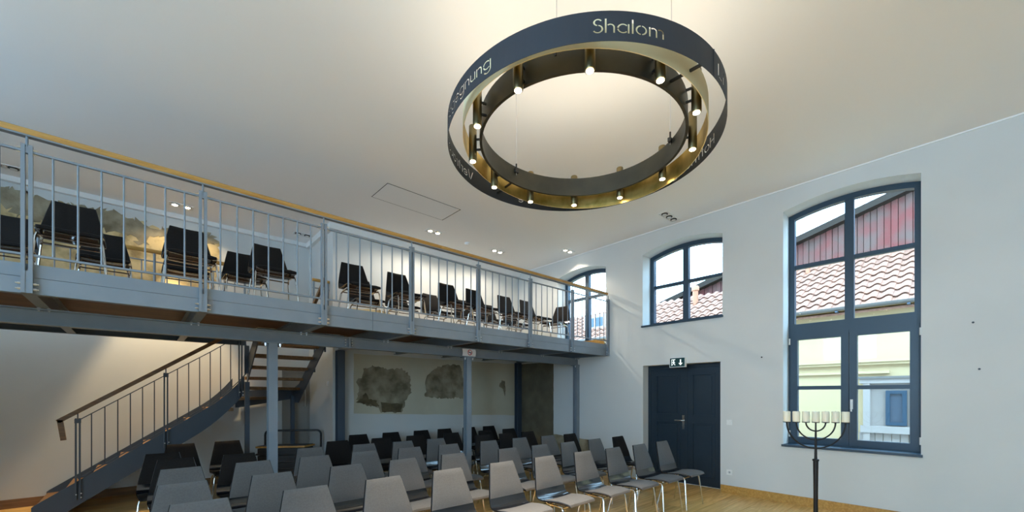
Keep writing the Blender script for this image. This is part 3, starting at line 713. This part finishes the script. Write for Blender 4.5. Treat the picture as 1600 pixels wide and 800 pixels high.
def outer_ring():
    rad, h, th = 1.0, .158, .002; bm = bmesh.new()
    words = [('Shalom', -137.5, -115.2, .042), ('Li', -87.5, -81, .042), ('Hoffnung', -45.5, -14, .042), ('e', 72, 75.4, .042), ('Vertrauen', 108, 142, .042), ('Begegnung', 152.5, 188, .052)]
    spans = sorted([(a0 - 1.5, a1 + 1.5, t, a0, a1, zb) for t, a0, a1, zb in words])
    b = MB()
    def rect(a0, a1):
        n = max(1, round((a1 - a0) / 2.5))
        for i in range(n):
            s0, s1 = R(a0 + (a1 - a0) * i / n) * rad, R(a0 + (a1 - a0) * (i + 1) / n) * rad
            b.add([(s0, 0, 0), (s1, 0, 0), (s1, h, 0), (s0, h, 0), (s0, 0, th), (s1, 0, th), (s1, h, th), (s0, h, th)], [(0, 3, 2, 1), (4, 5, 6, 7), (0, 1, 5, 4), (2, 3, 7, 6)])
    cur = -180 + 10
    for s0, s1, t, a0, a1, zb in spans:
        if s0 > cur: rect(cur, s0)
        P = [(R(s0) * rad, 0), (R(s1) * rad, 0), (R(s1) * rad, h), (R(s0) * rad, h)]
        b2 = MB(); b2.plate(P, word_shapes(t, a0, a1, zb, .050, rad), xy, 0, th); me = b2.mesh('tmp')
        bb = bmesh.new(); bb.from_mesh(me)
        k = math.ceil(s0 / 2.5)
        while k * 2.5 < s1:
            bmesh.ops.bisect_plane(bb, geom=bb.verts[:] + bb.edges[:] + bb.faces[:], plane_co=(R(k * 2.5) * rad, 0, 0), plane_no=(1, 0, 0)); k += 1
        bb.verts.index_update(); b.add([v.co[:] for v in bb.verts], [[v.index for v in f.verts] for f in bb.faces]); bb.free(); bpy.data.meshes.remove(me)
        cur = s1
    rect(cur, 190)
    b.v = [(CX + (rad - th + v[2]) * math.cos(v[0] / rad), CY + (rad - th + v[2]) * math.sin(v[0] / rad), ZB + v[1]) for v in b.v]
    return b
o = outer_ring().build('outer_hoop', M['ring'], ch); o['label'] = 'slate-coloured outer hoop with words cut through it'
def hoop_me(rad, z0, h, th, tx=0, ty=0, n=96):
    b = MB(); vs = []
    for i in range(n):
        a = 2 * math.pi * i / n
        for r_, z in ((rad, 0), (rad, h), (rad - th, h), (rad - th, 0)):
            x, y = r_ * math.cos(a), r_ * math.sin(a); vs.append((CX + x, CY + y, z0 + z + tx * x + ty * y))
    b.v = vs
    for i in range(n):
        j = (i + 1) % n
        for k in range(4):
            l = (k + 1) % 4; b.f.append([i * 4 + k, j * 4 + k, j * 4 + l, i * 4 + l]); b.mi.append(1 if k == 2 else 0)
    return b
hoop_me(.4807 * U, 1.52 + 1.0087 * U, .158, .004, -.0777, .0137).build('gold_hoop', [M['goldpaint'], M['gold']], ch, True)['label'] = 'middle hoop lined with gold leaf'
ZI = 1.52 + 1.0188 * U
hoop_me(.4115 * U, ZI + .045, .12, .006, -.02, .02).build('inner_hoop', M['innerring'], ch, True)
hoop_me(.4115 * U + .004, ZI, .042, .02, -.02, .02).build('light_channel', M['innerring'], ch, True)
RB = .83
zb_ = 1.52 + .989 * U
for k in range(12):
    a = R(12.4 + 30 * k); x, y = CX + RB * math.cos(a), CY + RB * math.sin(a)
    b = MB(); b.lathe([(.029, 0), (.031, .004), (.031, .272), (.028, .277)], (x, y, zb_), 16); s_ = b.build('spot_tube', M['brass'], ch, True)
    b = MB(); b.lathe([(.022, -.003), (.022, .0)], (x, y, zb_ - .0005), 14); b.build('lens', M['bulb'], s_)
    b = MB()
    for z in (.09, .17): b.bar((CX + .765 * math.cos(a), CY + .765 * math.sin(a), zb_ + z), (CX + (RB - .028) * math.cos(a), CY + (RB - .028) * math.sin(a), zb_ + z), .012, .012)
    b.build('bracket', M['black'], s_)
    spot((x, y, zb_ - .012), 88, 58, name='chandelier_downlight', size=.02)
    spot((x, y, zb_ + .285), 3.0, 150, True, name='chandelier_uplight', size=.02)
for k in range(2):
    a = R(-95 + 184 * k)
    b = MB(); b.bar((CX + .76 * math.cos(a), CY + .76 * math.sin(a), ZI + .05), (CX + .997 * math.cos(a), CY + .997 * math.sin(a), ZB + .06), .014, .014); b.build('spoke', M['black'], ch)
for a in (88, -33, 208, 268):
    x, y = CX + .745 * math.cos(R(a)), CY + .745 * math.sin(R(a))
    b = MB(); b.tube([(x, y, ZI + .1), (x, y, ZC)], .0028, 6); wr = b.build('suspension_wire', M['bolt'], ch)
    b = MB(); b.tube([(x, y, ZI + .13), (x, y, ZI + .2)], .007, 8); b.box((x - .02, y - .012, ZI + .12), (x + .02, y + .012, ZI + .15)); b.build('wire_clamp', M['black'], wr)
    b = MB(); b.lathe([(.02, -.02), (.03, 0)], (x, y, ZC), 12); b.build('ceiling_rose', M['bolt'], wr)
b = MB(); xa = CX + 1.002 * math.cos(R(-91.3)); ya = CY + 1.002 * math.sin(R(-91.3)); b.box((xa - .002, ya - .002, ZB), (xa + .002, ya + .002, ZB + .158)); b.build('hoop_joint', M['black'], ch)

# ------------------------------------------------------------------ ceiling fittings
def downlight(x, y, lit, label, n=2, cone=168, e=24, split=False):
    t = thing('recessed_downlight', label, 'ceiling light', (x, y, ZC), None)
    w2 = .075 * n
    b = MB(); b.plate([(x - w2, y - .075), (x + w2, y - .075), (x + w2, y + .075), (x - w2, y + .075)], [[(x - w2 + .15 * k + .012, y - .063), (x - w2 + .15 * k + .138, y - .063), (x - w2 + .15 * k + .138, y + .063), (x - w2 + .15 * k + .012, y + .063)] for k in range(n)], xy, ZC - .008, ZC + .0); b.build('frame', M['white'], t)
    for k in range(n):
        xc = x - w2 + .15 * k + .075
        b = MB(); b.lathe([(.05, 0), (.052, -.004), (.046, -.014), (.03, -.010)], (xc, y, ZC), 14); hd = b.build('lamp_head', M['chrome'] if lit else M['black'], t)
        b = MB(); b.lathe([(.034, -.017), (.034, -.0145)], (xc, y, ZC), 12); b.build('lens', M['downbulb'] if lit else M['white'], hd)
        if lit: spot((xc, y, ZC - .03), 24 if split and k else e, 140 if split and k else cone, name='downlight_lamp', color=(1, .74, .40) if split else (1, .89, .72), blend=.4, size=.03)
downlight(.48, 8.12, True, 'lit twin downlight above the stairwell near the weathered wall', e=420, cone=52, split=True)
downlight(3.90, 6.39, True, 'lit twin downlight over the gallery next to the ceiling hatch')
downlight(5.38, 6.40, True, 'lit twin downlight over the gallery between hatch and windows')
downlight(6.42, 5.43, True, 'lit twin downlight just above the gallery window', e=18, cone=120)
downlight(2.20, 8.10, False, 'unlit twin downlight over the passage behind the gallery corner')
downlight(-1.27, 8.22, False, 'unlit twin downlight at the far left over the stairwell')
downlight(6.42, 3.28, False, 'unlit triple downlight above the middle arched window', 3)
t = thing('smoke_detector', 'round white smoke detector on the ceiling between two lit downlights', 'detector', (4.664, 6.44, ZC))
b = MB(); b.lathe([(.055, 0), (.055, -.02), (.04, -.04)], (4.664, 6.44, ZC), 20); b.build('body', M['white'], t, True)
b = MB(); b.lathe([(.02, -.04), (.018, -.046)], (4.664, 6.44, ZC), 12); b.build('sensor_cap', M['white'], t)
t = thing('ceiling_hatch', 'rectangular access hatch set in the ceiling above the gallery', 'hatch', (3.14, 5.61, ZC))
b = MB(); b.plate([(2.53, 5.35), (3.75, 5.35), (3.75, 5.88), (2.53, 5.88)], [[(2.538, 5.358), (3.735, 5.358), (3.735, 5.872), (2.538, 5.872)]], xy, ZC - .003, ZC); b.build('joint', M['black'], t)
b = MB(); b.box((2.539, 5.359, ZC - .004), (3.734, 5.871, ZC - .0)); b.build('panel', M['ceil'], t)

# ------------------------------------------------------------------ fittings on the window wall
t = thing('exit_sign', 'dark green emergency exit sign with running figure and down arrow over the door', 'sign', (XR - .05, 3.29, 1.985))
b = MB(); b.box((XR - .055, 3.152, 1.985), (XR, 3.425, 2.15)); b.build('housing', M['white'], t)
b = MB(); b.box((XR - .059, 3.162, 1.995), (XR - .055, 3.415, 2.14)); b.build('panel', M['signgreen'], t)
xs = XR - .0595
def sgn(poly, name):
    b = MB(); b.plate([(3.415 - a, 1.995 + c) for a, c in poly], [], yz, xs - .0015, xs); b.build(name, M['signwhite'], t)
sgn([(.175, .12), (.195, .12), (.195, .06), (.222, .06), (.185, .02), (.148, .06), (.175, .06)], 'arrow')
sgn([(.02, .02), (.028, .02), (.028, .125), (.095, .125), (.095, .115), (.036, .115), (.036, .02)], 'doorway_symbol')
b = MB(); b.plate([(3.415 - .066 + .011 * math.cos(i * .524), 1.995 + .102 + .011 * math.sin(i * .524)) for i in range(12)], [], yz, xs - .0015, xs); b.build('figure_head', M['signwhite'], t)
sgn([(.05, .088), (.075, .088), (.092, .068), (.086, .062), (.074, .074), (.072, .058), (.092, .045), (.092, .022), (.084, .022), (.082, .04), (.06, .05), (.046, .024), (.038, .028), (.056, .062), (.056, .074), (.044, .066), (.040, .072)], 'figure_body')
t = thing('light_switch', 'white square light switch beside the dark double door', 'switch', (XR, 2.478, 1.095))
b = MB(); b.box((XR - .012, 2.438, 1.055), (XR, 2.518, 1.135)); b.build('plate', M['white'], t)
b = MB(); b.box((XR - .018, 2.450, 1.067), (XR - .012, 2.506, 1.123)); b.build('rocker', M['white'], t)
t = thing('wall_socket', 'white round-well wall socket low beside the dark double door', 'socket', (XR, 2.478, .324))
b = MB(); b.plate([(2.438, .284), (2.518, .284), (2.518, .364), (2.438, .364)], [[(2.478 + .022 * math.cos(i * .393), .324 + .022 * math.sin(i * .393)) for i in range(16)]], yz, XR - .012, XR); b.build('plate', M['white'], t)
b = MB(); b.lathe([(.006, 0), (.006, .004)], (0, 0, 0), 8)
b.v = [(XR - .003 - v[2], 2.478 + v[0], .324 + v[1]) for v in b.v]; b.build('pin_hole', M['black'], t)
for y, z, lab in ((-.03, 2.31, 'small dark wall screw to the right of the tall window, upper one'), (-.075, 1.80, 'small dark wall screw to the right of the tall window, lower one'), (2.03, 2.07, 'small dark wall screw between the door and the tall window')):
    b = MB(); b.tube([(XR, y, z), (XR - .02, y, z)], .006, 8); b.tube([(XR - .02, y, z), (XR - .024, y, z)], .011, 8); tag(b.build('wall_screw', M['black']), lab, 'screw')
t = thing('passage_switch', 'white switch plate on the corner wall behind the stairs', 'switch', (2.45, 7.5, 1.6))
b = MB(); b.box((2.438, 7.47, 1.68), (2.45, 7.55, 1.76)); b.build('plate', M['white'], t)
b = MB(); b.box((2.432, 7.482, 1.692), (2.438, 7.538, 1.748)); b.build('rocker', M['white'], t)

# ------------------------------------------------------------------ candelabrum
mx, my = 5.23, 1.07; ang = R(-42.1 - 14)
me_ = thing('seven_branched_candelabrum', 'tall black seven-armed candelabrum standing before the tall window', 'candelabrum', (mx, my, 0))
dx, dy = math.cos(ang), math.sin(ang)
ZA = 1.232
b = MB(); b.lathe([(.17, 0), (.17, .012), (.05, .03), (.022, .06), (.020, .5), (.024, .83), (.030, .835), (.030, .85), (.014, .855), (.011, .93)], (mx, my, 0), 16); b.build('stand', M['iron'], me_, True)
b = MB(); b.tube([(mx, my, .9), (mx, my, ZA)], [.013, .007], 10); b.build('stem', M['iron'], me_)
for rad in (.089, .178, .267):
    b = MB(); n = 24
    b.tube([(mx + dx * rad * math.cos(math.pi + math.pi * i / n), my + dy * rad * math.cos(math.pi + math.pi * i / n), ZA + rad * math.sin(math.pi + math.pi * i / n)) for i in range(n + 1)], .0075, 8); b.build('arm', M['iron'], me_, True)
for i in range(7):
    s_ = (i - 3) * .089; x, y = mx + dx * s_, my + dy * s_
    b = MB(); b.lathe([(.01, -.004), (.034, 0), (.036, .006), (.030, .006)], (x, y, ZA), 16); b.build('candle_cup', M['iron'], me_, True)
    nm = ['leftmost', 'second from left', 'third from left', 'middle', 'third from right', 'second from right', 'rightmost'][i]
    cd = thing('pillar_candle', 'short cream pillar candle, %s on the candelabrum' % nm, 'candle', (x, y, ZA + .006), 'candles on the candelabrum')
    b = MB(); b.lathe([(.033, 0), (.034, .003), (.034, .103), (.031, .108), (.02, .104)], (x, y, ZA + .0065), 20); b.build('wax', M['candle'], cd, True)
    b = MB(); b.tube([(x, y, ZA + .105), (x + .002, y, ZA + .122)], .0015, 5); b.build('wick', M['black'], cd)

# ------------------------------------------------------------------ outside: yard and neighbouring house
b = MB(); b.box((XR + .42, -14, -.3), (40, 40, -.05)); structure(b.build('yard_ground', M['ground']))
nh = thing('neighbour_house', 'pale yellow house with clay tile roof across the yard, seen through the windows', 'building', (11, 4, 0))
b = MB(); b.box((10.5, -6, -.05), (12.05, 16, 3.25)); b.build('wall', M['yellow'], nh)
for z0, z1, d in ((1.93, 1.98, .05), (2.10, 2.15, .07), (2.15, 2.20, .10)):
    b = MB(); b.box((10.5 - d, 1.0, z0), (10.5, 16, z1)) if z0 < 2 else b.box((10.5 - d, -6, z0), (10.5, 16, z1)); b.build('moulding', M['yellow'], nh)
b = MB()
n = 8
for i in range(n + 1): pass
P = [(10.24 + .07 * math.cos(math.pi + math.pi * i / n), 3.24 + .07 * math.sin(math.pi + math.pi * i / n)) for i in range(n + 1)] + [(10.30, 3.24)] + [(10.24 + .06 * math.cos(2 * math.pi - math.pi * i / n), 3.24 + .06 * math.sin(2 * math.pi - math.pi * i / n)) for i in range(n + 1)]
b.plate(P, [], lambda a, c, d: (a, d, c), -6, 16); b.build('gutter', M['zinc'], nh, True)
for y in (.72, 1.75, 2.9):
    b = MB(); b.box((10.15, y - .02, 3.14), (10.5, y + .02, 3.165)); b.build('gutter_bracket', M['steel_dark'], nh)
b = MB(); b.box((10.3, -6, 3.15), (10.52, 16, 3.2)); b.build('soffit', M['oak'], nh)
TAN = .626
b = MB(); b.add([(10.3, -6, 3.17), (13.0, -6, 3.17 + TAN * 2.7), (13.0, 3.62, 3.17 + TAN * 2.7), (10.3, 3.62, 3.17), (10.3, 16, 3.17), (12.1, 16, 3.17 + TAN * 1.8), (12.1, 3.62, 3.17 + TAN * 1.8),
                 (10.3, -6, 3.1), (13.0, -6, 3.1 + TAN * 2.7), (13.0, 3.62, 3.1 + TAN * 2.7), (10.3, 3.62, 3.1), (10.3, 16, 3.1), (12.1, 16, 3.1 + TAN * 1.8), (12.1, 3.62, 3.1 + TAN * 1.8)],
                [(0, 1, 2, 3), (3, 6, 5, 4), (7, 10, 9, 8), (10, 11, 12, 13), (0, 3, 10, 7), (3, 4, 11, 10), (1, 8, 9, 2), (2, 9, 13, 6), (6, 13, 12, 5), (0, 7, 8, 1), (4, 5, 12, 11)])
roof = b.build('roof', M['tile'], nh)
# one pantile: S-section, front edge proud, overlapping the row below
TW, TL = .225, .335
pit = math.atan(TAN); cu, su = math.cos(pit), math.sin(pit)
def tile_geo():
    vs = []; n = 8
    for v, lift in ((0, .035), (TL + .03, .0)):
        for k in range(n + 1):
            t = k / n; y = (t - .5) * (TW + .02); hgt = .028 * math.sin(t * 2 * math.pi) + lift
            for o_ in (0, -.014): vs.append((v * cu - (hgt + o_) * su, y, v * su + (hgt + o_) * cu))
    fs = []
    m_ = 2 * (n + 1)
    for k in range(n):
        a = 2 * k
        fs += [(a, a + 2, m_ + a + 2, m_ + a), (a + 1, m_ + a + 1, m_ + a + 3, a + 3), (a, a + 1, a + 3, a + 2), (m_ + a, m_ + a + 2, m_ + a + 3, m_ + a + 1)]
    fs += [(0, m_, m_ + 1, 1), (2 * n, 2 * n + 1, m_ + 2 * n + 1, m_ + 2 * n)]
    return vs, fs
tv, tf = tile_geo(); tme = MB().add(tv, tf).mesh('tile', True); tme.materials.append(M['tile'])
rest = MB(); cnt = 0
rows_n = int(2.7 / cu / TL)
for r_ in range(rows_n):
    for c_ in range(int(22 / TW)):
        y = -6 + TW / 2 + c_ * TW; d = r_ * TL; x = 10.27 + d * cu; z = 3.20 + d * su
        if y > 3.62 and x > 12.0: continue
        if (.5 < y < 3.3 or 4.0 < y < 7.6) and cnt < 290:
            o = bpy.data.objects.new('tile', tme); COL.objects.link(o); o.parent = roof; o.location = Vector((x, y, z)) + Vector((0, 0, random.uniform(-.004, .004))); cnt += 1
        else: rest.add([(v[0] + x, v[1] + y, v[2] + z) for v in tv], tf)
o = link('tile_field', rest.mesh('tile_field', True, False), M['tile'], roof); o['kind'] = 'stuff'
b = MB(); b.lathe([(.075, 0), (.075, .45), (.10, .46), (.10, .56), (.07, .60)], (11.75, 5.22, 4.02), 14); b.build('vent_pipe', M['terracotta'], roof, True)
b = MB(); b.lathe([(.05, 0), (.05, .16), (.08, .18), (.08, .22)], (12.5, 2.72, 4.56), 12); b.build('vent_pipe', M['terracotta'], roof, True)
rw = b = MB(); b.box((11.0, 7.75, 3.66), (11.55, 8.6, 4.12)); b.build('dormer', M['pale_blue'], roof)
b = MB(); b.box((10.985, 7.85, 3.74), (11.0, 8.14, 4.02)); b.box((10.985, 8.2, 3.74), (11.0, 8.5, 4.02)); b.build('dormer_window', M['frame'], roof)
# porch-like gate and small blue window in the yard
yg = thing('yard_gate', 'pale grey-blue boarded gate with a small dark blue window against the yellow house', 'gate', (10.35, .6, 0))
b = MB(); b.box((10.35, -1.2, 1.74), (10.5, 1.42, 1.83)); b.build('lintel', M['pale_blue'], yg)
b = MB(); b.box((10.32, -1.2, 1.83), (10.5, 1.44, 1.87)); b.build('cap', M['zinc'], yg)
for y in (1.32, .62, -.4):
    b = MB(); b.box((10.36, y - .05, -.05), (10.5, y + .05, 1.74)); b.build('post', M['pale_blue'], yg)
b = MB(); b.box((10.345, -1.2, .80), (10.46, 1.41, .93)); b.build('rail', M['pale_blue'], yg)
for k in range(22):
    y = 1.38 - k * .118
    b = MB(); b.box((10.42, y - .055, -.05), (10.46, y + .055, .80)); b.build('board', M['pale_blue'], yg)
b = MB(); b.plate([(.76, .95), (1.05, .95), (1.05, 1.60), (.76, 1.60)], [[(.82, 1.01), (.99, 1.01), (.99, 1.54), (.82, 1.54)]], yz, 10.40, 10.47); b.build('window_frame', M['frame'], yg)
b = MB(); b.box((10.44, .82, 1.01), (10.45, .99, 1.54)); b.build('window_pane', M['steel_dark'], yg)
b = MB(); b.box((10.46, .62, .93), (10.49, 1.32, 1.74)); b.build('back_panel', M['pale_blue'], yg)

# red boarded gable behind the roof
gb = thing('red_gable', 'faded red boarded gable wall rising behind the tile roof', 'building', (13.1, 3, 0))
rake = lambda y: 4.49 + (7.09 - y) * .282
y = -3.0
while y < 8.6:
    y2 = min(y + .125, 8.6); off = .0 if int(round(y / .125)) % 2 else .02
    b = MB(); b.add([(13.27 + off, y, 3.6), (13.27 + off, y2 - .012, 3.6), (13.27 + off, y2 - .012, rake(y2) - .02), (13.27 + off, y, rake(y) - .02), (13.34, y, 3.6), (13.34, y2 - .012, 3.6), (13.34, y2 - .012, rake(y2) - .02), (13.34, y, rake(y) - .02)],
                    [(0, 3, 2, 1), (4, 5, 6, 7), (0, 1, 5, 4), (1, 2, 6, 5), (2, 3, 7, 6), (3, 0, 4, 7)]); b.build('board', M['reddish'], gb)
    y += .125
b = MB(); b.plate([(-3, 0), (8.6, 0), (8.6, rake(8.6) - .02), (-3, rake(-3) - .02)], [], yz, 13.34, 13.5); b.build('wall', M['reddish'], gb)
b = MB(); b.plate([(-3, rake(-3) - .02), (8.9, rake(8.9) - .02), (8.9, rake(8.9) + .12), (-3, rake(-3) + .12)], [], yz, 13.05, 20); b.build('roof', M['verge'], gb)
b = MB(); b.plate([(-3, rake(-3) - .03), (8.9, rake(8.9) - .03), (8.9, rake(8.9) + .13), (-3, rake(-3) + .13)], [], yz, 13.02, 13.05); b.build('verge_board', M['verge'], gb)
